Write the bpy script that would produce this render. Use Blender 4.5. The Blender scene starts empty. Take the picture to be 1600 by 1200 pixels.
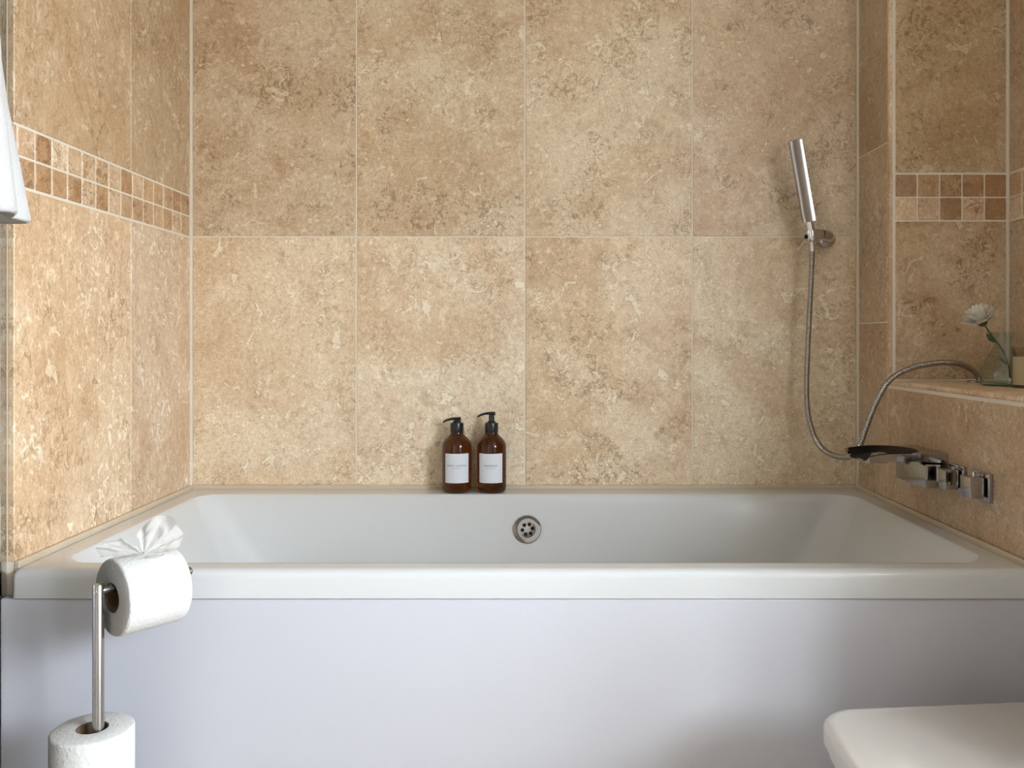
import bpy, bmesh, math, random
from mathutils import Vector, Matrix, noise
random.seed(7)
SC = bpy.context.scene
COL = SC.collection
PI = math.pi

# ------------------------------------------------------------------ camera, world, light, exposure
ZR = 0.580            # bath rim height
CAMZ = 0.937
cam_d = bpy.data.cameras.new('camera')
cam = bpy.data.objects.new('camera', cam_d); COL.objects.link(cam)
cam.location = (0, -2.07, CAMZ); cam.rotation_euler = (PI/2, 0, 0)
cam_d.sensor_width = 36; cam_d.lens = 1358/1600*36
cam_d.shift_x = -28/1600; cam_d.shift_y = -72/1600
cam_d.clip_start = 0.02
SC.camera = cam

world = bpy.data.worlds.new('daylight'); SC.world = world; world.use_nodes = True
# plain overcast sky over a darker ground, with a soft horizon
wt = world.node_tree; bg = wt.nodes['Background']
w_tc = wt.nodes.new('ShaderNodeTexCoord'); w_sep = wt.nodes.new('ShaderNodeSeparateXYZ'); w_r = wt.nodes.new('ShaderNodeValToRGB')
w_mr = wt.nodes.new('ShaderNodeMapRange'); w_mr.inputs[1].default_value = -1; w_mr.inputs[2].default_value = 1
wt.links.new(w_tc.outputs['Generated'], w_sep.inputs[0]); wt.links.new(w_sep.outputs[2], w_mr.inputs[0])
wt.links.new(w_mr.outputs[0], w_r.inputs[0]); wt.links.new(w_r.outputs[0], bg.inputs[0])
w_r.color_ramp.elements[0].position = .44; w_r.color_ramp.elements[0].color = (.26, .25, .23, 1)
w_r.color_ramp.elements[1].position = .66; w_r.color_ramp.elements[1].color = (.84, .92, 1, 1)
bg.inputs[1].default_value = 78

# unseen window behind the camera, at right; room widened to shape its light
WX0, WX1, WZ0, WZ1 = 1.42, 2.05, 1.04, 1.95
SY0, SY1 = -2.74, -1.66  # second window, added in the outer right wall to brighten the left wall
XN = 1.04             # upper right wall plane (recess over the ledge)
YW = -1.36            # end of that wall, set to shade the recess; room widened beyond
XO = 2.10             # unseen outer right wall of the added widening
YF = -2.80            # wall behind the camera
def portal(loc, rot, sx, sy):
    pd = bpy.data.lights.new('window_portal', 'AREA'); pd.shape = 'RECTANGLE'; pd.size = sx; pd.size_y = sy
    po = bpy.data.objects.new('window_portal', pd); COL.objects.link(po)
    po.location = loc; po.rotation_euler = rot; pd.cycles.is_portal = True
portal(((WX0+WX1)/2, YF-.075, (WZ0+WZ1)/2), (PI/2, 0, 0), WX1-WX0, WZ1-WZ0)
portal((XO+.075, (SY0+SY1)/2, (WZ0+WZ1)/2), (0, PI/2, 0), WZ1-WZ0, SY1-SY0)
cy = SC.cycles
cy.max_bounces = 7; cy.diffuse_bounces = 4; cy.glossy_bounces = 4; cy.transmission_bounces = 6; cy.transparent_max_bounces = 8
cy.caustics_reflective = False; cy.caustics_refractive = False
cy.use_adaptive_sampling = True; cy.adaptive_threshold = 0.04; cy.sample_clamp_indirect = 6

vs = SC.view_settings
vs.view_transform = 'Standard'; vs.look = 'None'; vs.gamma = 1; vs.use_curve_mapping = False
vs.exposure = -0.33

# ------------------------------------------------------------------ helpers
def link(name, me, mat=None, parent=None, smooth=False):
    if mat and not me.materials: me.materials.append(mat)
    o = bpy.data.objects.new(name, me); COL.objects.link(o)
    if parent: o.parent = parent
    if smooth:
        for p in me.polygons: p.use_smooth = True
    return o
def bm_obj(name, bm, mat=None, parent=None, smooth=False, auto=None):
    bmesh.ops.recalc_face_normals(bm, faces=bm.faces[:])
    me = bpy.data.meshes.new(name); bm.to_mesh(me); bm.free()
    if smooth:
        for p in me.polygons: p.use_smooth = True
    if auto is not None:
        me.set_sharp_from_angle(angle=math.radians(auto))
    return link(name, me, mat, parent)
def tag(o, label, cat=None, group=None, kind=None):
    if label: o['label'] = label
    if cat: o['category'] = cat
    if group: o['group'] = group
    if kind: o['kind'] = kind
    return o
def thing(name, label, cat, loc=(0, 0, 0), group=None):
    o = bpy.data.objects.new(name, None); COL.objects.link(o); o.location = loc
    o.empty_display_size = 0.05
    return tag(o, label, cat, group)
def add_box(bm, x0, x1, y0, y1, z0, z1, bev=0, seg=1):
    r = bmesh.ops.create_cube(bm, size=1.0)
    vs_ = r['verts']
    for v in vs_:
        v.co = Vector((x0+(v.co.x+.5)*(x1-x0), y0+(v.co.y+.5)*(y1-y0), z0+(v.co.z+.5)*(z1-z0)))
    if bev:
        es = list({e for v in vs_ for e in v.link_edges})
        bmesh.ops.bevel(bm, geom=es, offset=bev, segments=seg, affect='EDGES', profile=0.6)
def box_obj(name, b, mat, parent=None, bev=0, seg=1, smooth=False):
    bm = bmesh.new(); add_box(bm, *b, bev=bev, seg=seg)
    return bm_obj(name, bm, mat, parent, smooth=smooth, auto=40 if smooth else None)
def loft(bm, rings, cap0=False, cap1=False, closed=True):
    R = [[bm.verts.new(p) for p in r] for r in rings]
    n = len(R[0])
    for a, b in zip(R, R[1:]):
        for i in range(n if closed else n-1):
            j = (i+1) % n
            bm.faces.new((a[i], a[j], b[j], b[i]))
    if cap0: bm.faces.new(R[0][::-1])
    if cap1: bm.faces.new(R[-1])
    return R
def lathe(bm, prof, n=40, c=(0, 0, 0), cap0=True, cap1=True, M=None):
    rings = []
    for r, z in prof:
        ring = []
        for i in range(n):
            a = 2*PI*i/n
            p = Vector((r*math.cos(a), r*math.sin(a), z))
            if M: p = M @ p
            ring.append(p + Vector(c))
        rings.append(ring)
    loft(bm, rings, cap0, cap1)
def axis_matrix(d):
    return Vector(d).normalized().to_track_quat('Z', 'Y').to_matrix()
def catmull(pts, n):
    P = [Vector(p) for p in pts]; P = [P[0]*2-P[1]] + P + [P[-1]*2-P[-2]]
    out = []
    for i in range(1, len(P)-2):
        for k in range(n):
            t = k/n
            a, b, c, d = P[i-1], P[i], P[i+1], P[i+2]
            out.append(0.5*((2*b)+(c-a)*t+(2*a-5*b+4*c-d)*t*t+(3*b-a-3*c+d)*t*t*t))
    out.append(P[-2]); return out
def resample(pts, step):
    L = [0]
    for a, b in zip(pts, pts[1:]): L.append(L[-1]+(b-a).length)
    n = max(2, int(L[-1]/step)); out = []; k = 0
    for i in range(n+1):
        s = L[-1]*i/n
        while k < len(L)-2 and L[k+1] < s: k += 1
        t = (s-L[k])/max(1e-9, L[k+1]-L[k]); out.append(pts[k].lerp(pts[k+1], t))
    return out
def tube(bm, pts, rad, n=12, cap=True):
    rings = []; up = None
    for i, p in enumerate(pts):
        d = (pts[min(i+1, len(pts)-1)]-pts[max(i-1, 0)]).normalized()
        if up is None:
            up = d.orthogonal().normalized()
        up = (up-d*up.dot(d)).normalized(); s = d.cross(up)
        r = rad(i) if callable(rad) else rad
        rings.append([p+(up*math.cos(2*PI*k/n)+s*math.sin(2*PI*k/n))*r for k in range(n)])
    loft(bm, rings, cap, cap)
def rrect(x0, x1, y0, y1, r, z, nc=10, ns=8):
    pts = []
    cs = [(x1-r, y1-r, 0), (x0+r, y1-r, PI/2), (x0+r, y0+r, PI), (x1-r, y0+r, 3*PI/2)]
    for k, (cx, cy, a0) in enumerate(cs):
        arc = [Vector((cx+r*math.cos(a0+PI/2*i/nc), cy+r*math.sin(a0+PI/2*i/nc), z)) for i in range(nc+1)]
        pts += arc
        nx = cs[(k+1) % 4]
        e = Vector((nx[0]+r*math.cos(nx[2]), nx[1]+r*math.sin(nx[2]), z))
        for i in range(1, ns): pts.append(arc[-1].lerp(e, i/ns))
    return pts

# ------------------------------------------------------------------ materials
class NT:
    def __init__(s, name):
        s.m = bpy.data.materials.new(name); s.m.use_nodes = True
        s.t = s.m.node_tree; s.t.nodes.clear()
    def n(s, ty, **k):
        nd = s.t.nodes.new(ty)
        for a, v in k.items():
            if a.startswith('i_'):
                key = a[2:]; key = int(key) if key.isdigit() else key.replace('_', ' ')
                if hasattr(v, 'is_linked') or isinstance(v, bpy.types.NodeSocket): s.t.links.new(v, nd.inputs[key])
                else: nd.inputs[key].default_value = v
            else: setattr(nd, a, v)
        return nd
    def math(s, op, a, b=0.0, c=None, clamp=False):
        nd = s.n('ShaderNodeMath', operation=op); nd.use_clamp = clamp
        for i, v in enumerate((a, b) if c is None else (a, b, c)):
            if isinstance(v, bpy.types.NodeSocket): s.t.links.new(v, nd.inputs[i])
            else: nd.inputs[i].default_value = v
        return nd.outputs[0]
    def noise(s, vec, scale, detail=4, rough=.5, dist=0):
        nd = s.n('ShaderNodeTexNoise', i_Scale=scale, i_Detail=detail, i_Roughness=rough, i_Distortion=dist)
        s.t.links.new(vec, nd.inputs['Vector']); return nd.outputs[0]
    def step(s, v, a, b):
        nd = s.n('ShaderNodeMapRange', interpolation_type='SMOOTHSTEP', i_From_Min=a, i_From_Max=b)
        s.t.links.new(v, nd.inputs[0]); return nd.outputs[0]
    def mix(s, f, a, b, mode='MIX'):
        nd = s.n('ShaderNodeMix', data_type='RGBA', blend_type=mode)
        for i, v in ((0, f), (6, a), (7, b)):
            if isinstance(v, bpy.types.NodeSocket): s.t.links.new(v, nd.inputs[i])
            else: nd.inputs[i].default_value = v if i == 0 else (*v, 1)[:4]
        return nd.outputs[2]
    def out(s, sh):
        o = s.n('ShaderNodeOutputMaterial'); s.t.links.new(sh, o.inputs[0]); return s.m
    def pbr(s, **k):
        return s.n('ShaderNodeBsdfPrincipled', **k)
    def bump(s, h, strength, dist=.002):
        return s.n('ShaderNodeBump', i_Strength=strength, i_Distance=dist, i_Height=h).outputs[0]

def travertine(name, rough=.42, streak=(1, 1, 1), flecks=.55, fth=.600):
    t = NT(name)
    pos = t.n('ShaderNodeNewGeometry').outputs['Position']
    oi = t.n('ShaderNodeObjectInfo')
    wn = t.n('ShaderNodeTexWhiteNoise', noise_dimensions='1D', i_W=oi.outputs['Random'])
    off = t.n('ShaderNodeVectorMath', operation='SCALE', i_0=wn.outputs['Color'], i_Scale=23.0)
    st = t.n('ShaderNodeVectorMath', operation='MULTIPLY', i_0=pos, i_1=streak)
    co = t.n('ShaderNodeVectorMath', operation='ADD', i_0=st.outputs[0], i_1=off.outputs[0]).outputs[0]
    amt = oi.outputs['Alpha']                     # how brown and pitted this tile is
    big = t.noise(co, 3.4, 4, .55, .8)
    mid = t.noise(co, 15, 6, .70, 1.0)
    fine = t.noise(co, 85, 4, .72, .4)
    grain = t.noise(co, 230, 2, .65)
    c = t.mix(t.step(big, .36, .64), (.655, .530, .395), (.565, .415, .280))
    # large brown clouds on the strongly marked tiles
    cloud = t.math('MULTIPLY', t.step(t.noise(co, 5.2, 6, .62, .9), .53, .575), t.step(amt, .70, .85))
    c = t.mix(t.math('MULTIPLY', cloud, .48), c, (.435, .285, .170))
    c = t.mix(t.math('MULTIPLY', t.step(mid, .50, .68), .46), c, (.43, .285, .165))
    c = t.mix(t.math('MULTIPLY', t.step(mid, .46, .32), .60), c, (.73, .615, .48))
    c = t.mix(t.math('MULTIPLY', t.step(fine, .52, .68), .50), c, (.40, .26, .145))
    c = t.mix(t.math('MULTIPLY', t.step(fine, .46, .32), .50), c, (.78, .675, .54))
    # clusters of brown pitting
    clu = t.noise(co, 7.5, 4, .6, .6)
    pit = t.noise(co, 52, 4, .74, 1.3)
    pm = t.math('MULTIPLY', t.math('MULTIPLY', t.step(pit, .51, .60), t.step(clu, .46, .60)), amt)
    c = t.mix(t.math('MULTIPLY', pm, .80), c, (.235, .140, .070))
    # pale filler blotches with a brown outline, and separate contour veins
    wf = t.noise(co, 21, 5, .64, .9)
    wm = t.step(wf, .618, .655)
    c = t.mix(t.math('MULTIPLY', wm, .58), c, (.80, .72, .61))
    rim = t.step(t.math('ABSOLUTE', t.math('SUBTRACT', wf, .612)), .010, .002)
    vn = t.noise(co, 26, 3, .55, 1.4)
    vl = t.math('MULTIPLY', t.step(t.math('ABSOLUTE', t.math('SUBTRACT', vn, .54)), .012, .002), t.step(clu, .50, .58))
    vv = t.math('MAXIMUM', t.math('MULTIPLY', rim, .55), t.math('MULTIPLY', vl, .75))
    c = t.mix(vv, c, (.27, .165, .085))
    wf2 = t.noise(co, 62, 3, .62, 1.0)
    wm2 = t.math('MULTIPLY', t.step(wf2, fth, fth+.05), t.step(big, .60, .40))
    c = t.mix(t.math('MULTIPLY', wm2, flecks), c, (.84, .77, .67))
    c = t.mix(1.0, c, t.n('ShaderNodeMapRange', i_0=grain, i_3=.66, i_4=1.34).outputs[0], 'MULTIPLY')
    c = t.mix(1.0, c, oi.outputs['Color'], 'MULTIPLY')
    c = t.mix(1.0, c, (1.19, 1.20, 1.20), 'MULTIPLY')
    h = t.math('ADD', t.math('MULTIPLY', grain, .3), fine)
    bs = t.pbr(i_Base_Color=c, i_Roughness=t.n('ShaderNodeMapRange', i_0=fine, i_3=rough-.08, i_4=rough+.12).outputs[0],
               i_Normal=t.bump(h, .30, .0012))
    return t.out(bs.outputs[0])
def plain(name, col, rough=.5, metal=0, bump=None, coat=0, spec=.5, bscale=60, bdist=.002, vary=0):
    t = NT(name)
    tc = t.n('ShaderNodeTexCoord').outputs['Object']
    k = dict(i_Base_Color=(*col, 1), i_Roughness=rough, i_Metallic=metal, i_Coat_Weight=coat, i_Specular_IOR_Level=spec)
    if vary:
        v = t.n('ShaderNodeMapRange', i_0=t.noise(tc, bscale*.5, 4), i_3=1-vary, i_4=1+vary).outputs[0]
        k['i_Base_Color'] = t.mix(1.0, col, v, 'MULTIPLY')
    if bump: k['i_Normal'] = t.bump(t.noise(tc, bscale, 4, .6), bump, bdist)
    return t.out(t.pbr(**k).outputs[0])

M = {}
M['trav'] = travertine('travertine', .42)
M['trav_v'] = travertine('travertine_vertical', .42, (1, 1, .72), 1.0, .575)
M['grout'] = plain('grout', (.88, .81, .70), .85, bump=.3, bscale=400, bdist=.0006, vary=.08)
M['sealant'] = plain('sealant', (.66, .56, .43), .55, vary=.06)
M['acrylic'] = plain('white_acrylic', (.705, .725, .745), .20)
M['panel'] = plain('white_panel', (.625, .635, .705), .36, bump=.015, bscale=25)
M['ceramic'] = plain('white_ceramic', (.83, .82, .81), .14, coat=.3)
M['paint'] = plain('white_paint', (.80, .79, .77), .7, bump=.05, bscale=200)
M['chrome'] = plain('chrome', (.60, .60, .605), .06, 1, bump=.008, bscale=12)
M['tap'] = plain('dark_chrome', (.40, .39, .385), .09, 1, bump=.008, bscale=12)
M['hose'] = plain('hose_chrome', (.36, .345, .33), .22, 1)
M['steel'] = plain('brushed_steel', (.38, .355, .34), .27, 1)
M['black'] = plain('black_plastic', (.012, .012, .014), .28)
M['channel'] = plain('channel_reflection_black', (.008, .008, .009), .45, spec=.08)  # black stands in for the dark reflection on the spout
M['hole'] = plain('dark_hole', (.004, .004, .004), .9)
M['label'] = plain('label_paper', (.80, .82, .90), .55, vary=.02)
M['ink'] = plain('grey_ink', (.05, .05, .06), .6)
M['tissue'] = plain('tissue_paper', (.72, .718, .705), .95, bump=.7, bscale=170, bdist=.0025, spec=.1)
M['card'] = plain('brown_card', (.17, .105, .06), .9, vary=.15)
M['wax'] = plain('cream_wax', (.83, .70, .46), .5)
M['stem'] = plain('green_stem', (.055, .085, .025), .6, vary=.3)
M['leaf'] = plain('green_leaf', (.060, .095, .035), .55, vary=.3)
M['petal'] = plain('white_petal', (.86, .83, .74), .7, vary=.06)
M['darkwood'] = plain('dark_wood', (.20, .155, .12), .45, vary=.2)  # for the added door, dark so the chrome reflects something dim
M['wood'] = plain('painted_wood', (.80, .79, .77), .4)
def m_floor():
    t = NT('floor_stone')
    tc = t.n('ShaderNodeTexCoord').outputs['Object']
    b = t.n('ShaderNodeTexBrick', i_Scale=1.0, i_Mortar_Size=.004, i_Brick_Width=.4, i_Row_Height=.4, offset=0)
    t.t.links.new(tc, b.inputs['Vector'])
    b.inputs['Color1'].default_value = (.50, .39, .27, 1); b.inputs['Color2'].default_value = (.46, .35, .24, 1)
    b.inputs['Mortar'].default_value = (.55, .47, .36, 1)
    v = t.n('ShaderNodeMapRange', i_0=t.noise(tc, 9, 8, .7), i_3=.75, i_4=1.2).outputs[0]
    return t.out(t.pbr(i_Base_Color=t.mix(1.0, b.outputs[0], v, 'MULTIPLY'), i_Roughness=.4).outputs[0])
M['floor'] = m_floor()
def m_mirror():
    t = NT('mirror_glass')
    return t.out(t.pbr(i_Base_Color=(.62, .66, .70, 1), i_Metallic=1, i_Roughness=.02).outputs[0])
M['mirror'] = m_mirror()
def m_thin(name, tint, refl=1.0):
    t = NT(name)
    fr = t.math('ADD', .035, t.math('MULTIPLY', t.math('POWER', t.n('ShaderNodeLayerWeight', i_Blend=.5).outputs['Facing'], 4.0), .6))
    tr = t.n('ShaderNodeBsdfTransparent', i_Color=(*tint, 1)); gl = t.n('ShaderNodeBsdfGlossy', i_Roughness=.03)
    mx = t.n('ShaderNodeMixShader', i_0=t.math('MULTIPLY', fr, refl, clamp=True), i_1=tr.outputs[0], i_2=gl.outputs[0])
    return t.out(mx.outputs[0])
M['pane'] = m_thin('window_pane', (.97, .98, .98))
M['vase'] = m_thin('green_tint_glass', (.91, .94, .91))
M['vase_base'] = plain('thick_green_glass', (.16, .26, .18), .12)
M['jar'] = m_thin('clear_glass', (.90, .90, .88))
def m_amber():
    t = NT('amber_bottle')
    bs = t.pbr(i_Base_Color=(.27, .078, .015, 1), i_Roughness=.035, i_Transmission_Weight=.88, i_IOR=1.45)
    return t.out(bs.outputs[0])
M['amber'] = m_amber()
def m_towel():
    t = NT('white_terry')
    tc = t.n('ShaderNodeTexCoord').outputs['Object']
    h = t.math('ADD', t.noise(tc, 420, 3, .7), t.math('MULTIPLY', t.noise(tc, 60, 3), .6))
    return t.out(t.pbr(i_Base_Color=(.74, .75, .77, 1), i_Roughness=1, i_Sheen_Weight=.3, i_Specular_IOR_Level=.1, i_Normal=t.bump(h, .7, .003)).outputs[0])
M['towel'] = m_towel()
def m_sheet():
    t = NT('loose_tissue')
    tc = t.n('ShaderNodeTexCoord').outputs['Object']
    nb = t.bump(t.noise(tc, 130, 4), .4, .001)
    d = t.n('ShaderNodeBsdfDiffuse', i_Color=(.88, .88, .88, 1), i_Normal=nb); tl = t.n('ShaderNodeBsdfTranslucent', i_Color=(.85, .85, .85, 1))
    tr = t.n('ShaderNodeBsdfTransparent')
    m1 = t.n('ShaderNodeMixShader', i_0=.4, i_1=d.outputs[0], i_2=tl.outputs[0])
    m2 = t.n('ShaderNodeMixShader', i_0=.22, i_1=m1.outputs[0], i_2=tr.outputs[0])
    return t.out(m2.outputs[0])
M['sheet'] = m_sheet()

# ------------------------------------------------------------------ room shell
XL, XR = -0.808, 0.782      # tiled faces left and right of the bath
TT = 0.010                  # tile thickness
ZC = 2.38                   # ceiling
ZL = 0.844                  # ledge top
G = 0.0015                  # half a joint
def struct(name, b, mat):
    return tag(box_obj(name, b, mat), None, None, None, 'structure')
floor = struct('floor', (-1.0, XO+.1, YF-.08, .1, -.1, 0), M['floor'])
ceiling = struct('ceiling', (-1.0, XO+.1, YF-.08, .1, ZC, ZC+.1), M['paint'])
wb = struct('wall_back', (-1.0, XR+.0016, .0016, .12, 0, ZC), M['grout'])
bm = bmesh.new()
add_box(bm, -1.0, WX0, YF-.08, YF, 0, ZC); add_box(bm, WX1, XO+.1, YF-.08, YF, 0, ZC)
add_box(bm, WX0, WX1, YF-.08, YF, 0, WZ0); add_box(bm, WX0, WX1, YF-.08, YF, WZ1, ZC)
wf = bm_obj('wall_front', bm, M['paint']); tag(wf, None, kind='structure')
# left wall: grout bed behind the tiles, painted wall in front of the bath
wl = struct('wall_left', (-1.0, XL-.0016, -.7075, .0016, 0, ZC), M['grout'])
wl2 = struct('wall_left_front', (-1.0, XL-TT-.012, YF, -.7075, 0, ZC), M['paint'])
# right: lower boxing with ledge, nib at the back, upper wall set back above the ledge
bm = bmesh.new()
add_box(bm, XR+.0016, XN+.0016, -.1785, .12, 0, ZC)
add_box(bm, XR+.0016, XN+.0016, YW, -.1785, 0, ZL-TT)
wr = bm_obj('wall_right', bm, M['grout']); tag(wr, None, kind='structure')
wr2 = struct('wall_right_upper', (XN+.0016, XN+.14, YW, .12, 0, ZC), M['grout'])
wr3 = struct('wall_right_return', (XN+.14, XO+.1, YW, YW+.1, 0, ZC), M['paint'])  # unseen return wall of the added widening
bm = bmesh.new()
add_box(bm, XO, XO+.08, YF, SY0, 0, ZC); add_box(bm, XO, XO+.08, SY1, YW, 0, ZC)
add_box(bm, XO, XO+.08, SY0, SY1, 0, WZ0); add_box(bm, XO, XO+.08, SY0, SY1, WZ1, ZC)
wr4 = bm_obj('wall_right_outer', bm, M['paint']); tag(wr4, None, kind='structure')  # unseen wall added with the widening, holds the second window

# tiles
_cache = {}
def tile(parent, b, col=(1, 1, 1), brown=.6, mat='trav', name='tile', bev=.0012):
    x0, x1, y0, y1, z0, z1 = b
    d = (round(x1-x0, 5), round(y1-y0, 5), round(z1-z0, 5), bev, mat)
    if d not in _cache:
        bm = bmesh.new(); add_box(bm, -d[0]/2, d[0]/2, -d[1]/2, d[1]/2, -d[2]/2, d[2]/2, bev)
        me = bpy.data.meshes.new(name); bm.to_mesh(me); bm.free(); me.materials.append(M[mat]); _cache[d] = me
    o = bpy.data.objects.new(name, _cache[d]); COL.objects.link(o)
    o.location = ((x0+x1)/2, (y0+y1)/2, (z0+z1)/2); o.parent = parent
    o.color = (*col, brown)
    return o
ZJ = 1.178                    # joint above the lower course
# back wall, four columns
cols_x = [XL+.004, -.4131, -.0122, .3872, XR-.004]
tint = {0: [(1.13, 1.15, 1.13), (1.18, 1.21, 1.21), (1.10, 1.10, 1.05), (1.08, 1.11, 1.07)],
        1: [(.92, .91, .87), (1.0, 1.01, .97), (1.02, 1.03, .99), (.98, .98, .95)],
        2: [(.95,)*3]*4}
brn = {0: [.55, .5, .8, .45], 1: [.86, .78, .72, .72], 2: [.6]*4}
for row, (z0, z1) in enumerate([(ZR+.006, ZJ-G), (ZJ+G, ZJ+.60-G), (ZJ+.60+G, ZC)]):
    for k in range(4):
        tile(wb, (cols_x[k]+G, cols_x[k+1]-G, 0, TT, z0, z1), tint[row][k], brn[row][k])
# left wall: two columns, mosaic border between the courses
YE = -.7085; YS = -.3095
for (y0, y1, colr) in ((YS+G, -.004, [(1.04, 1.01, 1.0), (.80, .75, .66), (.85, .82, .75)]), (YE, YS-G, [(1.08, 1.01, .92), (.88, .83, .74), (.88, .85, .78)])):
    for row, (z0, z1) in enumerate([(ZR+.006, ZJ-.004), (ZJ+.0985, ZJ+.6985), (ZJ+.7015, ZC)]):
        tile(wl, (XL-TT, XL, y0, y1, z0, z1), colr[row], (.77 if y1 < -.2 else .35, .5, .5)[row], 'trav_v')
mos = [(.96, .88, .78), (.78, .64, .50), (1.05, 1.0, .95), (.86, .74, .60), (1.10, 1.08, 1.03), (.90, .82, .72), (.74, .58, .44), (1.0, .95, .88)]
P = .0496
for j in range(2):
    for i in range(15):
        y1 = -.006-i*P; y0 = y1-P+.003
        if y0 < YE: y0 = YE
        if y1-y0 < .006: continue
        z0 = ZJ+j*.0485+.0005; z1 = z0+.0455
        tile(wl, (XL-TT, XL-.0004, y0, y1, z0, z1), random.choice(mos), .9, name='mosaic_tile', bev=.0015)
# right nib: narrow tiles beside the bath, shade deepened in their tints
for (z0, z1, cc) in ((ZR+.006, .970, (.84, .80, .75)), (.973, 1.364, (.82, .78, .71)), (1.367, 1.764, (.70, .67, .60)), (1.767, ZC, (.95, .95, .9))):
    tile(wr, (XR, XR+TT, -.166, -.004, z0, z1), cc, .4)
tile(wr, (XR, XR+.0065, -.180, -.169, ZL+.002, 1.38), (1.0, .97, .92), .2, name='edge_trim_tile')
tile(wr, (XR, XR+.0065, -.180, -.169, 1.383, ZC), (1.22, 1.20, 1.16), .1, name='edge_trim_tile')
# recess wall facing the room, its shade deepened in the tile tints
RX0, RX1 = XR+.0135, XN-.004
for (z0, z1, cc) in ((ZL+.004, 1.190, (.84, .79, .70)), (1.297, 1.897, (.84, .80, .69)), (1.90, ZC, (1, 1, 1))):
    tile(wr, (RX0, RX1, -.180, -.170, z0, z1), cc, .9)
p5 = (RX1-RX0+.003)/5
row_c = [[(1.12, 1.08, 1.0), (1.05, 1.02, .95), (.68, .56, .44), (.95, .85, .74), (.62, .48, .36)],
         [(.66, .53, .42), (.72, .60, .47), (.70, .57, .44), (.70, .56, .44), (.60, .45, .32)]]
for j in range(2):
    for i in range(5):
        x0 = RX0+i*p5; z0 = 1.194+j*.0505
        tile(wr, (x0, x0+p5-.003, -.1804, -.170, z0, z0+.0475), row_c[j][i], .9, name='mosaic_tile', bev=.0015)
# lower boxing wall under the ledge, tinted darker against the bounce light
ys = [-.169, -.770, YW]
for a, b in zip(ys, ys[1:]):
    tile(wr, (XR, XR+TT, b+G, a-G, ZR+.006 if a > -.7 else .002, ZL-.017), (.84, .78, .72), .35)
# ledge tiles with worn rounded edge
for a, b in zip([-.183, -.60, -1.003], [-.597, -1.0, YW]):
    tile(wr, (XR-.001, XN, b, a, ZL-TT, ZL), (1.05, 1.0, .94), .4, name='ledge_tile', bev=.003)
# upper right wall: tiles and mosaic up to where the room is widened
for (z0, z1) in ((ZL+.004, 1.190), (1.297, 1.897), (1.90, ZC)):
    for a, b in ((-.184, -.58), (-.583, -.98), (-.983, YW)):
        tile(wr2, (XN, XN+TT, b, a, z0, z1), (.84, .79, .73), .5)
for j in range(2):
    for i in range(24):
        y1 = -.184-i*P; y0 = y1-P+.003
        if y0 < YW: continue
        tile(wr2, (XN, XN+TT, y0, y1, 1.194+j*.0505, 1.2415+j*.0505), random.choice(mos), .9, name='mosaic_tile', bev=.0015)

# unseen window, and a dark door added for the chrome to reflect
win = tag(box_obj('window_1', (WX0, WX1, YF-.07, YF-.03, WZ0, WZ0+.05), M['wood'], None, .004), None, kind='structure')
for b in ((WX0, WX1, YF-.07, YF-.03, WZ1-.05, WZ1), (WX0, WX0+.05, YF-.07, YF-.03, WZ0+.05, WZ1-.05), (WX1-.05, WX1, YF-.07, YF-.03, WZ0+.05, WZ1-.05), ((WX0+WX1)/2-.02, (WX0+WX1)/2+.02, YF-.07, YF-.03, WZ0+.05, WZ1-.05)):
    box_obj('window_frame', b, M['wood'], win, .004)
for x0, x1 in ((WX0+.05, (WX0+WX1)/2-.02), ((WX0+WX1)/2+.02, WX1-.05)):
    box_obj('window_pane', (x0, x1, YF-.052, YF-.048, WZ0+.05, WZ1-.05), M['pane'], win)
win2 = tag(box_obj('added_window_2', (XO+.03, XO+.07, SY0, SY1, WZ0, WZ0+.05), M['wood'], None, .004), None, kind='structure')  # unseen window added for more light from the side
for b in ((XO+.03, XO+.07, SY0, SY1, WZ1-.05, WZ1), (XO+.03, XO+.07, SY0, SY0+.05, WZ0+.05, WZ1-.05), (XO+.03, XO+.07, SY1-.05, SY1, WZ0+.05, WZ1-.05)):
    box_obj('window_frame', b, M['wood'], win2, .004)
box_obj('window_pane', (XO+.048, XO+.052, SY0+.05, SY1-.05, WZ0+.05, WZ1-.05), M['pane'], win2)
dr = tag(box_obj('added_door_1', (.18, 1.04, YF, YF+.035, 0, 2.02), M['darkwood'], None, .003), None, kind='structure')  # unseen, placed to give the hand shower a dark reflection
for (z0, z1) in ((.2, .95), (1.08, 1.88)):
    for (x0, x1) in ((.27, .57), (.65, .95)): box_obj('added_door_panel', (x0, x1, YF+.035, YF+.043, z0, z1), M['darkwood'], dr, .004)
bm = bmesh.new(); tube(bm, [Vector((.235, YF+.03, 1.0)), Vector((.235, YF+.085, 1.0)), Vector((.335, YF+.088, 1.0))], .009, 14); bm_obj('added_door_handle', bm, M['steel'], dr, True, 40)
# tall mirror on the left wall in front of the bath
mir = thing('wall_mirror', 'tall frameless mirror on left wall beside the bath end', 'mirror', (XL-.016, -.7085, .05))
box_obj('glass', (-.0055, .0050, -1.1, -.0012, 0, 2.05), M['mirror'], mir)
box_obj('edge_strip', (-.0055, .0051, -.0018, -.0002, 0, 2.05), M['sealant'], mir)

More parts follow.
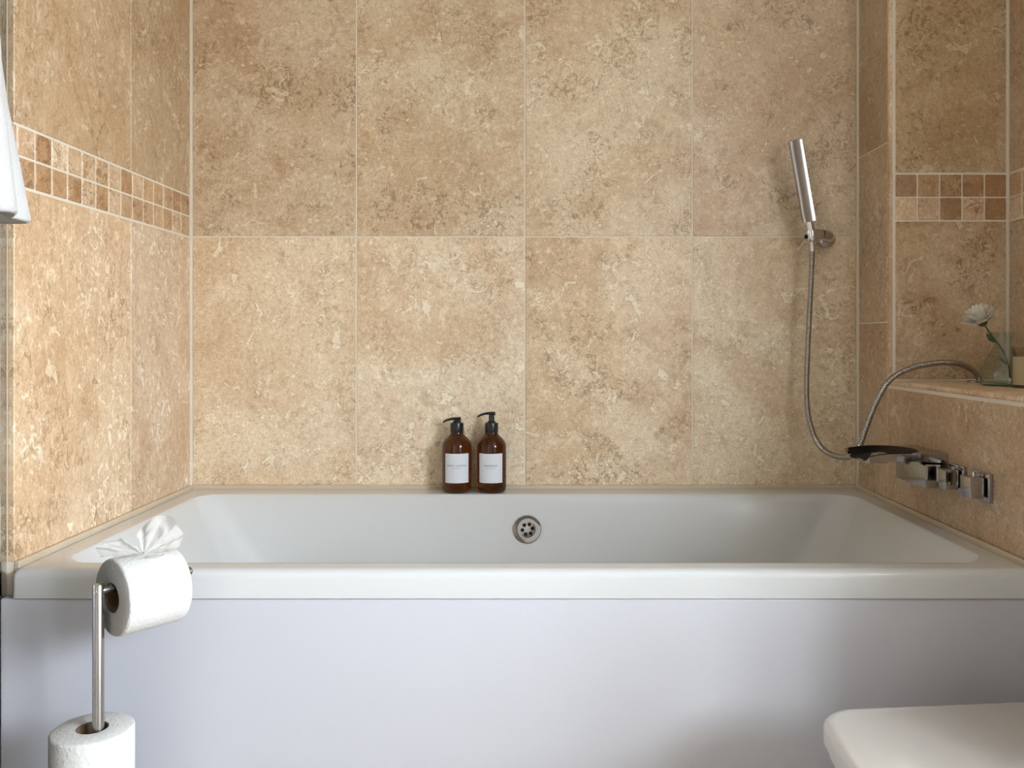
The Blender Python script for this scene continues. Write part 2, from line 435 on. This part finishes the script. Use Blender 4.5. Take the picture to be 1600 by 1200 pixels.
# ------------------------------------------------------------------ bathtub
tub = thing('bathtub', 'built-in white acrylic bath with overflow in tiled alcove', 'bathtub', (0, 0, 0))
O = (-.800, XR-.0025, -.733, -.002)
def ins(b, d): return (b[0]+d, b[1]-d, b[2]+d, b[3]-d)
rings = []
def ring(b, r, z): rings.append(rrect(*b, r, z))
ring(ins(O, .03), .01, .536)
ring(O, .010, .536); ring(O, .010, .540); ring(O, .010, .566)
for a in (20, 45, 70, 90):
    t_ = math.radians(a); ring(ins(O, .012*(1-math.cos(t_))), .010, ZR-.012+.012*math.sin(t_))
I = (-.743, .728, -.682, -.093)
ring(ins(I, -.012), .058, ZR)
for a in (90, 65, 40, 20):
    t_ = math.radians(a); ring(ins(I, -.008*(math.sin(t_))+.0), .055-.006*math.cos(t_), ZR-.008*(1-math.sin(t_)))
prof = [(.560, .004, .004, .003, .003, .052), (.52, .030, .026, .012, .014, .06), (.44, .085, .068, .034, .030, .075), (.34, .135, .10, .052, .045, .09),
        (.26, .175, .125, .068, .060, .10), (.205, .210, .145, .085, .075, .11), (.18, .25, .175, .115, .105, .10), (.172, .31, .235, .17, .16, .08)]
for z, l, r_, bk, f, rad in prof:
    ring((I[0]+l, I[1]-r_, I[2]+f, I[3]-bk), rad, z)
bm = bmesh.new(); loft(bm, rings, False, True)
bm_obj('bath_shell', bm, M['acrylic'], tub, True, 50)
# overflow on the back inner wall
ov = Vector((-.0055, -.1125, .506)); nrm = Vector((0, -1, .21)).normalized(); A = axis_matrix(nrm)
bm = bmesh.new()
lathe(bm, [(.031, -.004), (.031, .002), (.0295, .0035), (.024, .0025), (.018, .0028), (.0001, .0032)], 40, ov, True, True, A)
of = bm_obj('overflow', bm, M['tap'], tub, True, 40); of['label'] = 'round chrome overflow grille with six holes'
for k in range(6):
    a = 2*PI*k/6+.15
    bm = bmesh.new(); lathe(bm, [(.0043, .0), (.0043, .0036)], 16, ov+A@Vector((.0115*math.cos(a), .0115*math.sin(a), 0)), True, True, A)
    bm_obj('overflow_hole', bm, M['hole'], of)
bm = bmesh.new(); lathe(bm, [(.0016, .0), (.0016, .0042)], 12, ov+Vector((.001, -.001, -.0225)), True, True, A)
bm_obj('overflow_mark', bm, M['hole'], of)
# sealant along the three tiled sides
bm = bmesh.new()
add_box(bm, XL, XR, -.0075, .0016, ZR-.012, ZR+.0068, .002); add_box(bm, XL-.0016, XL+.0085, -.708, -.002, ZR-.012, ZR+.0068, .002)
add_box(bm, XR-.008, XR+.0016, -.735, -.002, ZR-.012, ZR+.0068, .002)
bm_obj('sealant', bm, M['sealant'], tub)
# corner joints
for (x0, x1) in ((XL-.001, XL+.005), (XR-.005, XR+.001)):
    o = box_obj('corner_joint', (x0, x1, -.005, .0015, ZR+.006, ZC), M['grout'], wb)
# front panel
pan = thing('bath_surround', 'plain glossy white front panel below the bath rim', 'bath panel', (0, -.72, 0))
bm = bmesh.new(); add_box(bm, XL-.0100, XR-.001, -.0095, .008, .09, .5345, .004, 3)
bm_obj('panel_sheet', bm, M['panel'], pan, True, 50)
box_obj('plinth', (XL+.002, XR-.002, .008, .03, 0, .09), M['panel'], pan)

# ------------------------------------------------------------------ amber pump bottles
def bottle(name, label, cat, X, Y, lift, words, rot):
    t = thing(name, label, cat, (X, Y, ZR+.0004), 'amber pump bottles')
    t.rotation_euler.z = rot
    R = .0345
    bm = bmesh.new()
    lathe(bm, [(.0001, .003), (.020, .0025), (.0255, 0), (.029, .0005), (.0322, .003), (.034, .0075), (R, .013), (R, .104), (.0340, .109), (.0322, .1145),
               (.029, .1195), (.0245, .1245), (.0195, .129), (.0162, .1325), (.0148, .136), (.0146, .141)], 48, (0, 0, 0))
    b = bm_obj('bottle_body', bm, M['amber'], t, True, 60)
    # collar with fine ribs
    bm = bmesh.new(); n = 60; rg = []
    for r, z in ((.0118, .1372), (.0148, .1372), (.0152, .139), (.0152, .157), (.0145, .1595), (.0105, .160)):
        rg.append([Vector(((r+(.0004 if i % 2 else 0))*math.cos(2*PI*i/n), (r+(.0004 if i % 2 else 0))*math.sin(2*PI*i/n), z)) for i in range(n)])
    loft(bm, rg, True, True); bm_obj('collar', bm, M['black'], t, True, 35)
    bm = bmesh.new(); lathe(bm, [(.0098, .159), (.0098, .1625), (.0066, .1640), (.0066, .166+lift)], 28)
    bm_obj('pump_stem', bm, M['black'], t, True, 40)
    # pump head: cap with long drooping nozzle to the left
    z = .1655+lift
    spine = catmull([(.0092, 0, z+.003), (.004, 0, z+.0036), (-.006, 0, z+.0036), (-.016, 0, z+.0024), (-.026, 0, z-.0008), (-.0325, 0, z-.0048)], 5)
    bm = bmesh.new(); rg = []
    for i, p in enumerate(spine):
        u = i/(len(spine)-1); w = .0068*(1-u)**.7+.0026; h = .0041-.0018*u
        rg.append([p+Vector((0, w*math.cos(a), h*math.sin(a))) for a in [2*PI*k/14 for k in range(14)]])
    loft(bm, rg, True, True); bm_obj('pump_head', bm, M['black'], t, True, 60)
    # wrapped paper label
    RL = R+.0003; a0 = .865; n = 24; bm = bmesh.new(); z0, z1 = .0245, .0915; rg = []
    for rr, zz in ((RL, z0), (RL, z1), (RL-.0005, z1), (RL-.0005, z0)):
        rg.append([Vector((rr*math.sin(-a0+2*a0*i/n), -rr*math.cos(-a0+2*a0*i/n), zz)) for i in range(n+1)])
    rg.append(rg[0]); loft(bm, rg, closed=False)
    bmesh.ops.remove_doubles(bm, verts=bm.verts[:], dist=1e-6)
    lb = bm_obj('paper_label', bm, M['label'], t, True, 40); lb['label'] = 'white paper label reading ' + words
    cu = bpy.data.curves.new('lettering', 'FONT'); cu.body = words; cu.size = .0060; cu.align_x = 'CENTER'; cu.space_character = 1.18; cu.resolution_u = 3
    to = bpy.data.objects.new('lettering', cu); COL.objects.link(to)
    bpy.context.view_layer.update()
    me = bpy.data.meshes.new_from_object(to); bpy.data.objects.remove(to)
    RT = RL+.0002
    for v in me.vertices:
        x, y = v.co.x, v.co.y; v.co = (RT*math.sin(x/RT), -RT*math.cos(x/RT), .0620+y)
    link('lettering', me, M['ink'], lb)
    bm = bmesh.new(); x = -.0105                      # tiny illegible line of print below
    while x < .0105:
        w = random.uniform(.0006, .0013); h = random.uniform(.0005, .0009)
        q = [(x, .0578), (x+w, .0578), (x+w, .0578+h), (x, .0578+h)]
        bm.faces.new([bm.verts.new((RT*math.sin(a/RT), -RT*math.cos(a/RT), b_)) for a, b_ in q]); x += w+.0006
    bm_obj('small_print', bm, M['ink'], lb)
    return t
bottle('pump_bottle', 'amber pump bottle labelled body lotion, its pump pressed down', 'bottle', -.1696, -.050, 0.0, 'BODY LOTION', .08)
bottle('pump_bottle', 'amber pump bottle labelled shampoo, its pump raised', 'bottle', -.0893, -.050, .0125, 'SHAMPOO', -.02)

# ------------------------------------------------------------------ hand shower, bracket and hose
hs = thing('hand_shower', 'slim square chrome hand shower head held in wall bracket', 'hand shower', (0, 0, 0))
b0 = Vector((.6440, -.066, 1.2055)); b1 = Vector((.6050, -.088, 1.387))
ax = (b1-b0).normalized(); sx = Vector((1, 0, 0)); sx = (sx-ax*sx.dot(ax)).normalized(); sx = Matrix.Rotation(math.radians(-8.5), 3, ax) @ sx; sy = ax.cross(sx)
def bar_ring(p, w, h, e=.0016):
    pts = []
    for cx, cy, a0 in ((w-e, h-e, 0), (-w+e, h-e, PI/2), (-w+e, -h+e, PI), (w-e, -h+e, 3*PI/2)):
        for i in range(4):
            a = a0+PI/2*i/3; pts.append(p+sx*(cx+e*math.cos(a))+sy*(cy+e*math.sin(a)))
    return pts
bm = bmesh.new()
loft(bm, [bar_ring(b0+ax*.0008, .0138, .0118), bar_ring(b0, .0146, .0125), bar_ring(b1, .0146, .0125), bar_ring(b1+ax*.001, .0135, .0115)], True, True)
bm_obj('shower_bar', bm, M['tap'], hs, True, 30)
bm = bmesh.new(); pz = b0+ax*.105; q = .0002
loft(bm, [[p_+sy*(-.0128+.0118*0) for p_ in []] or [pz+sx*.010-sy*.0131*-1, pz-sx*.010+sy*.0131, b1-ax*.008-sx*.010+sy*.0131, b1-ax*.008+sx*.010+sy*.0131],
          [pz+sx*.010+sy*.0118, pz-sx*.010+sy*.0118, b1-ax*.008-sx*.010+sy*.0118, b1-ax*.008+sx*.010+sy*.0118]], True, True)
bm_obj('nozzle_strip', bm, M['black'], hs)
cl = Vector((.6500, -.062, 1.1745))                     # clamp centre
bm = bmesh.new(); tube(bm, [b0+ax*.002, b0.lerp(cl, .35), cl.lerp(b0, .1), cl+Vector((.0015, 0, -.012))], lambda i: (.0098, .0096, .0086, .0070)[i], 20)
bm_obj('neck', bm, M['chrome'], hs, True, 50)

br = thing('shower_bracket', 'chrome swivel wall bracket holding the hand shower', 'bracket', (0, 0, 0))
bm = bmesh.new(); lathe(bm, [(.0215, 0), (.0215, .010), (.0205, .017), (.0175, .023), (.012, .027), (.0001, .0285)], 36, (.7020, 0, 1.170), True, True, axis_matrix((0, -1, 0)))
bm_obj('wall_flange', bm, M['chrome'], br, True, 60)
bm = bmesh.new(); tube(bm, [Vector(p) for p in ((.7020, -.010, 1.172), (.7000, -.030, 1.1735), (.694, -.043, 1.175), (.684, -.050, 1.176), (.6760, -.054, 1.1763))], lambda i: (.0150, .0142, .0135, .0128, .0128)[i], 24)
bm_obj('arm', bm, M['chrome'], br, True, 60)
bm = bmesh.new(); lathe(bm, [(.0133, 0), (.0137, .002), (.0137, .022), (.0128, .0255), (.0105, .027)], 30, (.6755, -.0542, 1.1763), True, True, axis_matrix((-.955, -.29, -.07)))
bm_obj('swivel_barrel', bm, M['chrome'], br, True, 40)
bm = bmesh.new()
d = (b0-cl).normalized(); A = axis_matrix(d)
lathe(bm, [(.0092, -.013), (.0130, -.013), (.0138, -.011), (.0142, .010), (.0134, .012), (.0092, .012)], 30, cl, False, False, A)
bm_obj('clamp_ring', bm, M['chrome'], br, True, 40)
bm = bmesh.new(); lathe(bm, [(.0052, 0), (.0052, .003), (.003, .004)], 16, cl+Vector((-.0115, -.004, -.004)), True, True, axis_matrix((-.9, -.35, 0)))
bm_obj('clamp_screw', bm, M['hole'], br)

ho = thing('shower_hose', 'ribbed chrome shower hose looping from hand shower to the ledge', 'hose', (0, 0, 0))
hp = catmull([(.6515, -.062, 1.160), (.6515, -.064, 1.13), (.6475, -.066, 1.05), (.6430, -.066, .96), (.6390, -.066, .87), (.6375, -.068, .80), (.6400, -.075, .755),
              (.6470, -.090, .715), (.6560, -.115, .690), (.6660, -.150, .6795), (.6760, -.200, .6800), (.6810, -.245, .692), (.6830, -.270, .713), (.6900, -.276, .740), (.7075, -.276, .787),
              (.7265, -.275, .826), (.7480, -.273, .853), (.781, -.270, .8712), (.822, -.265, .8815), (.868, -.26, .8855), (.905, -.252, .8800), (.932, -.246, .8665), (.9445, -.242, .8525), (.948, -.24, .843)], 12)
hp = resample(hp, .0011)
bm = bmesh.new(); tube(bm, hp, lambda i: .0057+(.0006 if (i//2) % 2 else -.0004), 12)
bm_obj('ribbed_hose', bm, M['hose'], ho, True)
bm = bmesh.new(); tube(bm, [Vector((.6512, -.0618, 1.166)), Vector((.6515, -.063, 1.145)), Vector((.6515, -.064, 1.136))], lambda i: (.0062, .0070, .0066)[i], 18)
bm_obj('hose_nut', bm, M['chrome'], ho, True, 40)
bm = bmesh.new(); lathe(bm, [(.017, .0004), (.017, .0022), (.0155, .003), (.007, .003)], 32, (.937, -.24, ZL), True, True)
bm_obj('ledge_grommet', bm, M['steel'], ho, True, 40)

# ------------------------------------------------------------------ bath spout and two square valves on the right wall
sp = thing('bath_spout', 'wide chrome waterfall bath spout on the right wall', 'bath spout', (XR, -.38, .688))
Y0, Y1 = -.0655, .0655
bm = bmesh.new(); add_box(bm, -.043, 0, Y0, Y1, -.0325, .0125, .0015, 2); bm_obj('wall_block', bm, M['tap'], sp, True, 30)
# open-channel spout: flat blade that dishes towards the lip
bm = bmesh.new(); rg = []
for i in range(15):
    u = i/14; x = -.147*u+.0; droop = .006*max(0, (u-.55)/.45)**2
    top = []; bot = []
    dish = .012*min(1, max(0, (u-.42)/.35))
    for k in range(13):
        v = -1+2*k/12; y = Y1*v
        e = 1-abs(v)**6
        top.append(Vector((x-.004*(1-v*v)*u, y, .0325-droop-dish*e)))
        bot.append(Vector((x-.004*(1-v*v)*u, y, .0155-droop+.004*u)))
    rg.append(top+bot[::-1])
loft(bm, rg, True, True); bm_obj('spout_blade', bm, M['tap'], sp, True, 35)
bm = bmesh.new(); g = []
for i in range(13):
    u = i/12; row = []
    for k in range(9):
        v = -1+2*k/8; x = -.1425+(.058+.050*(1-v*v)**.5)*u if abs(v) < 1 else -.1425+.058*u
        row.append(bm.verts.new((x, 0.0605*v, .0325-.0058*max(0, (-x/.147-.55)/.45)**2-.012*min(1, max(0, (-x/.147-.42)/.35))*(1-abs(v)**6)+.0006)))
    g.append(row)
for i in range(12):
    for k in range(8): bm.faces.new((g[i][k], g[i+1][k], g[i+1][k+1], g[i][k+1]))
bm_obj('channel_reflection', bm, M['channel'], sp, True)  # black sheet painting the dark reflection in the dished blade
bm = bmesh.new(); add_box(bm, -.118, -.098, -.030, .030, .009, .0165, .001); bm_obj('outlet_strip', bm, M['steel'], sp)
def valve(label, yc, pin):
    t = thing('tap_valve', label, 'tap handle', (XR, yc, .6815), 'square bath valves')
    bm = bmesh.new(); add_box(bm, -.007, 0, -.028, .028, -.0245, .0245, .0012, 2); bm_obj('wall_plate', bm, M['tap'], t, True, 30)
    bm = bmesh.new(); add_box(bm, -.012, -.007, -.0145, .0145, -.0145, .0145); bm_obj('shadow_gap_block', bm, M['hole'], t)  # near-black block standing in for the shadow gap behind the handle
    bm = bmesh.new(); add_box(bm, -.034, -.011, -.018, .018, -.0180, .0178, .0014, 2); bm_obj('handle', bm, M['tap'], t, True, 30)
    if pin:
        bm = bmesh.new(); lathe(bm, [(.0035, .0175), (.0035, .024), (.0028, .0255)], 14, (-.018, .002, 0)); bm_obj('lever_pin', bm, M['steel'], t, True, 40)
valve('square chrome valve between the spout and the outer valve', -.488, False)
valve('square chrome valve farthest from the spout with small pin', -.576, True)

# ------------------------------------------------------------------ toilet paper stand with rolls
PX, PY = -.591, -.880
tip = Vector((-.506, -.7765, .5955)); top = Vector((PX, PY, .5955))
st = thing('toilet_roll_stand', 'brushed steel free-standing toilet roll holder beside the bath', 'roll holder', (PX, PY, 0))
bm = bmesh.new(); lathe(bm, [(.085, 0), (.085, .005), (.083, .008), (.0001, .0085)], 48); bm_obj('base', bm, M['steel'], st, True, 40)
bm = bmesh.new(); lathe(bm, [(.0075, .008), (.0075, .598), (.0068, .5995), (.0001, .600)], 24); bm_obj('pole', bm, M['steel'], st, True, 40)
dv = (tip-top).normalized()
bm = bmesh.new(); tube(bm, [Vector((0, 0, .590))-dv*.005, Vector((0, 0, .590))+dv*.134, Vector((0, 0, .590))+dv*.1365], lambda i: (.0062, .0062, .004)[i], 18)
bm_obj('arm', bm, M['steel'], st, True, 40)
def roll_mesh(parent, L, R=.0535, rc=.0195):
    n = 56
    prof = [(rc+.0012, 0), (rc+.004, .0), (R-.003, .0), (R-.0008, .0015), (R, .004), (R, L-.004), (R-.0008, L-.0015), (R-.003, L), (rc+.004, L), (rc+.0012, L)]
    bm = bmesh.new(); rg = []
    for r, z in prof:
        rg.append([Vector(((r+noise.noise(Vector((math.cos(2*PI*i/n)*2, math.sin(2*PI*i/n)*2, z*30+R*99)))*.0007*(r > .03))*math.cos(2*PI*i/n), (r)*math.sin(2*PI*i/n), z)) for i in range(n)])
    loft(bm, rg); p = bm_obj('paper', bm, M['tissue'], parent, True, 50)
    bm = bmesh.new(); lathe(bm, [(rc+.0012, .0005), (rc+.0012, L-.0005), (rc, L-.0005), (rc, .0005)], 40, cap0=False, cap1=False)
    # close ring between last and first profile
    bm_obj('cardboard_core', bm, M['card'], parent, True, 40)
hr = thing('toilet_roll', 'white toilet roll hanging on the steel arm with crumpled loose end', 'toilet roll', (0, 0, 0), 'toilet rolls on the stand')
hr.location = Vector((PX, PY, .590))+dv*.0185+Vector((0, 0, -.0195+.0062))
hr.rotation_euler = dv.to_track_quat('Z', 'Y').to_euler()
roll_mesh(hr, .091)
# crumpled loose tissue pinched on top of the roll: two upright wings, one sheet
hr_m = hr.matrix_basis.copy()
def wing(bm, p0, fan, seed, nx=20, ny=40, fold=.004, ruff=9):
    """crumpled fan from the pinch p0; fan = list of (direction, length) along the free edge"""
    g = []
    for i in range(nx+1):
        u = i/nx; row = []
        for j in range(ny+1):
            v = j/ny; k = v*(len(fan)-1); a = min(int(k), len(fan)-2); f = k-a; f = f*f*(3-2*f)
            d = Vector(fan[a][0]).normalized().lerp(Vector(fan[a+1][0]).normalized(), f).normalized()
            L = (fan[a][1]*(1-f)+fan[a+1][1]*f)*(1+.10*noise.noise(Vector((v*9, seed, 0))))
            w = fold*u**.8*(math.sin(v*ruff*2+seed)+1.2*noise.noise(Vector((u*5, v*8, seed))))
            q = p0+d*(L*u)+Vector((.45, -.85, .15))*w+Vector((noise.noise(Vector((u*7, v*11, seed+5))), 0, noise.noise(Vector((u*7, v*11, seed+9)))))*.003*u
            row.append(bm.verts.new(q))
        g.append(row)
    for i in range(nx):
        for j in range(ny): bm.faces.new((g[i][j], g[i+1][j], g[i+1][j+1], g[i][j+1]))
ctr = hr.location+dv*.050
pin_ = ctr+Vector((-.002, -.006, .0515))
inv = hr_m.inverted()
bm = bmesh.new()
wing(bm, pin_, [((-1, -.30, .02), .056), ((-1, -.15, .20), .064), ((-1, .0, .32), .060), ((-.85, .1, .50), .042), ((-.6, .2, .5), .020)], 2.3, fold=.0045, ruff=7)
wing(bm, pin_, [((-.40, .1, .95), .028), ((-.05, .2, 1), .042), ((.40, .2, .95), .060), ((.75, .25, .75), .060), ((1, .3, .45), .060), ((1, .3, .12), .044)], 7.7, fold=.0045, ruff=11)
wing(bm, pin_, [((-1, -.45, .02), .040), ((-.4, -1, -.05), .022), ((.5, -.9, .0), .020), ((1, .1, .02), .034)], 4.1, fold=.0020, ruff=6)
for v in bm.verts: v.co = inv @ v.co
ls = bm_obj('loose_sheet', bm, M['sheet'], hr, True); ls['label'] = 'crumpled loose end of thin white tissue'
names = ['lowest spare toilet roll stacked on the stand base', 'second spare toilet roll up from the stand base', 'third spare toilet roll up from the stand base', 'topmost spare toilet roll standing around the steel pole']
for k in range(4):
    t = thing('toilet_roll', names[k], 'toilet roll', (PX-.0105+(k % 2)*.0015, PY+.002, .0088+k*.0985), 'toilet rolls on the stand')
    t.rotation_euler.z = k*1.1
    roll_mesh(t, .0983)

# ------------------------------------------------------------------ toilet
to = thing('toilet', 'white toilet with closed square-fronted lid beside the ledge', 'toilet', (XR, -1.080, 0))
def dring(xf, xb, hwf, hwb, r, z, n=10, bulge=.008):
    """outline: front (towards the bath room) at x=xf, back at x=xb"""
    pts = []
    def arc(cx, cy, a0, a1):
        for i in range(n+1):
            a = a0+(a1-a0)*i/n; pts.append(Vector((cx+r*math.cos(a), cy+r*math.sin(a), z)))
    pts.append(Vector((xb, -hwb, z))); pts.append(Vector((xb, hwb, z)))
    for i in range(1, 6): pts.append(Vector((xb+(xf+r-xb)*i/6, hwb+(hwf-hwb)*i/6, z)))
    arc(xf+r, hwf-r, PI/2, PI)
    for i in range(1, 6):
        v = i/6; pts.append(Vector((xf-bulge*4*v*(1-v), (hwf-r)*(1-2*v), z)))
    arc(xf+r, -hwf+r, PI, 3*PI/2)
    for i in range(1, 6): pts.append(Vector((xb+(xf+r-xb)*(1-i/6), -(hwb+(hwf-hwb)*(1-i/6)), z)))
    return pts
ZT = .441
bm = bmesh.new()
rg = [dring(-.402+d_, -.045, .182-d_, .200, .055, z) for d_, z in ((.006, ZT-.033), (.0, ZT-.029), (0, ZT-.010), (.0015, ZT-.005), (.005, ZT-.0015), (.011, ZT))]
loft(bm, rg, True, True); bm_obj('lid', bm, M['ceramic'], to, True, 45)
bm = bmesh.new()
loft(bm, [dring(-.395+d_, -.045, .178-d_, .196, .052, z) for d_, z in ((.004, ZT-.050), (.0, ZT-.046), (0, ZT-.036), (.003, ZT-.0335))], True, True)
bm_obj('seat', bm, M['ceramic'], to, True, 45)
bm = bmesh.new()
loft(bm, [dring(-.30, 0, .115, .15, .07, .0), dring(-.31, 0, .12, .155, .07, .05), dring(-.35, 0, .15, .175, .06, .22), dring(-.378, 0, .172, .19, .052, .33), dring(-.384, 0, .176, .194, .05, ZT-.0505)], True, True)
bm_obj('bowl', bm, M['ceramic'], to, True, 45)
for s in (-1, 1):
    bm = bmesh.new(); lathe(bm, [(.010, ZT-.052), (.010, ZT-.012), (.008, ZT-.010)], 18, (-.028, s*.085, 0)); bm_obj('hinge', bm, M['chrome'], to, True, 40)

# ------------------------------------------------------------------ vase, flower and candle on the ledge
VX, VY = .924, -.372
va = thing('glass_vase', 'clear conical glass vase with one white flower on ledge', 'vase', (VX, VY, ZL+.0003))
bm = bmesh.new()
lathe(bm, [(.0395, .002), (.041, .006), (.0412, .030), (.0400, .033), (.0290, .054), (.0190, .072), (.0158, .079), (.0160, .086), (.0195, .097), (.0222, .104), (.0214, .1042), (.0186, .097), (.0148, .086), (.0146, .079), (.0180, .071), (.0280, .053), (.0388, .032), (.0392, .008), (.0001, .006)], 44, cap0=False, cap1=True)
bm_obj('glass_body', bm, M['vase'], va, True, 50)
bm = bmesh.new(); lathe(bm, [(.031, 0), (.0375, .0012), (.0385, .003), (.036, .0055), (.0001, .006)], 40); bm_obj('thick_base', bm, M['vase_base'], va, True, 40)
fl = thing('white_flower', 'single white daisy-like flower leaning out of the glass vase', 'flower', (VX, VY, ZL+.01))
def W(px, py, y=VY): s = 1358/(2.07+y); return Vector(((px-828)/s, y, CAMZ-(py-528)/s))-Vector(fl.location)
spn = catmull([W(1538.5, 508), W(1546, 519), W(1556, 533, VY-.003), W(1566, 546, VY-.003), W(1572, 560, VY), W(1577, 576, VY+.003), W(1578, 590, VY+.005)], 6)
bm = bmesh.new(); tube(bm, spn, lambda i: .0015, 8); bm_obj('stem', bm, M['stem'], fl, True)
hd = W(1536.5, 506.5); ad = Vector((-.46, -.10, .88)).normalized(); AH = axis_matrix(ad)
bm = bmesh.new(); lathe(bm, [(.0015, -.004), (.005, -.003), (.0085, .001), (.0098, .006), (.007, .0075)], 20, hd, True, True, AH); bm_obj('calyx', bm, M['stem'], fl, True)
bm = bmesh.new(); lathe(bm, [(.009, .006), (.008, .012), (.004, .015), (.0001, .016)], 20, hd, True, True, AH); bm_obj('flower_centre', bm, M['petal'], fl, True)
def petal_mesh():
    bm = bmesh.new(); n = 8; rg = []
    for i in range(n+1):
        u = i/n; x = .006+.029*u; w = .0052*math.sin(PI*min(1, .12+u*.80))**.6+.0004; z = .010*u**1.6
        rg.append([Vector((x, w*v, z+.0012*v*v+(.0004 if top_ else 0))) for top_ in (1, 0) for v in ((-1, -.5, 0, .5, 1) if top_ else (1, .5, 0, -.5, -1))])
    loft(bm, rg, True, True)
    me = bpy.data.meshes.new('petal'); bmesh.ops.recalc_face_normals(bm, faces=bm.faces[:]); bm.to_mesh(me); bm.free()
    for p in me.polygons: p.use_smooth = True
    me.materials.append(M['petal']); return me
pm = petal_mesh()
for layer, (n, lift_, sc) in enumerate(((17, .06, 1.0), (16, .36, .97), (13, .70, .85))):
    for k in range(n):
        o = link('petal', pm, None, fl)
        a = 2*PI*(k+.4*layer)/n+random.uniform(-.08, .08)
        o.matrix_local = Matrix.Translation(hd+ad*(.005+.003*layer)) @ AH.to_4x4() @ Matrix.Rotation(a, 4, 'Z') @ Matrix.Rotation(-lift_+random.uniform(-.1, .1), 4, 'Y') @ Matrix.Scale(sc*random.uniform(.9, 1.05), 4)
def leaf(pts, w):
    bm = bmesh.new(); c = catmull(pts, 6); n = len(c); rg = []
    for i, p in enumerate(c):
        u = i/(n-1); d_ = (c[min(i+1, n-1)]-c[max(i-1, 0)]).normalized(); s_ = d_.cross(Vector((0, -1, .2))).normalized(); ww = w*math.sin(PI*min(.98, .05+u*.93))**.8+.0002
        rg.append([p+s_*ww*v+Vector((0, (.0005 if t_ else 0)+.0015*abs(v), 0)) for t_ in (1, 0) for v in ((-1, 0, 1) if t_ else (1, 0, -1))])
    loft(bm, rg, True, True); bm_obj('leaf', bm, M['leaf'], fl, True)
leaf([W(1557, 534, VY-.004), W(1550, 530, VY-.006), W(1546, 526, VY-.007), W(1542, 521, VY-.008)], .0052)
leaf([W(1575.5, 571), W(1571, 566, VY-.002), W(1567, 562, VY-.004), W(1562, 560, VY-.005)], .0032)

CX, CY = .9375, -.457
ca = thing('candle_jar', 'cream candle in a clear glass tumbler beside the vase', 'candle', (CX, CY, ZL+.0003))
bm = bmesh.new(); lathe(bm, [(.0001, 0), (.036, 0), (.0385, .002), (.039, .006), (.039, .0745), (.0385, .0755), (.0375, .0745), (.0375, .006), (.0001, .005)], 44, cap0=True, cap1=True)
bm_obj('glass_tumbler', bm, M['jar'], ca, True, 50)
bm = bmesh.new(); lathe(bm, [(.0001, .0055), (.0368, .0055), (.0370, .007), (.0370, .0565), (.0362, .0575), (.004, .0568), (.0001, .0568)], 44); bm_obj('wax', bm, M['wax'], ca, True, 50)
bm = bmesh.new(); tube(bm, [Vector((0, 0, .055)), Vector((.0006, 0, .063)), Vector((.002, 0, .068))], .0009, 8); bm_obj('wick', bm, M['hole'], ca)

# ------------------------------------------------------------------ towel on a hook, left wall
hk = thing('towel_hook', 'chrome hook on left wall holding the white towel', 'hook', (XL-.0145, -.97, 1.56))
bm = bmesh.new(); lathe(bm, [(.022, 0), (.022, .006), (.019, .009)], 28, (0, 0, 0), True, True, axis_matrix((1, 0, 0))); bm_obj('hook_plate', bm, M['chrome'], hk, True, 40)
bm = bmesh.new(); tube(bm, catmull([(.005, 0, 0), (.035, 0, -.004), (.052, 0, .008), (.056, 0, .03)], 6), .006, 14); bm_obj('hook_arm', bm, M['chrome'], hk, True, 40)
bm = bmesh.new(); rg = []; n = 96
tx, ty = XL-.0145+.040, -.970
def wx(z):           # reach of the bundle away from the wall
    pts = [(1.575, .018), (1.54, .036), (1.46, .076), (1.32, .107), (1.25, .110), (1.16, .121), (1.095, .128)]
    for (za, xa_), (zb, xb_) in zip(pts, pts[1:]):
        if za >= z >= zb: t_ = (za-z)/(za-zb); return xa_+(xb_-xa_)*t_
    return pts[-1][1]
for i in range(34):
    u = i/33; z = 1.575-.480*u
    w = wx(z); row = []
    for k in range(n):
        a = 2*PI*k/n
        fold = 1+(.10*u+.06)*math.sin(a*7+1.2+.8*math.sin(u*2))+.05*math.sin(a*13+u*3)
        cx_ = -max(0, w-.03)*.0
        c_, s_ = math.cos(a), math.sin(a)
        x = (w*c_ if c_ > 0 else .030*c_)*(fold if c_ < .86 else 1+(fold-1)*.25); y = (.032+.062*u)*s_*fold
        zz = z+.004*math.sin(a*2+1)*u**4
        row.append(Vector((tx+x, ty+y, zz)))
    rg.append(row)
rg = [[p.lerp(sum(rg[0], Vector())/n, .9)+Vector((0, 0, .006)) for p in rg[0]]]+rg
low = rg[-1]; cen = sum(low, Vector())/n
rg.append([p.lerp(cen, .05)+Vector((0, 0, -.004)) for p in low]); rg.append([p.lerp(cen, .12)+Vector((0, 0, .004)) for p in low])
loft(bm, rg, True, True)
tw = bm_obj('towel', bm, M['towel'], None, True); tag(tw, 'white terry towel hanging on the left wall', 'towel')
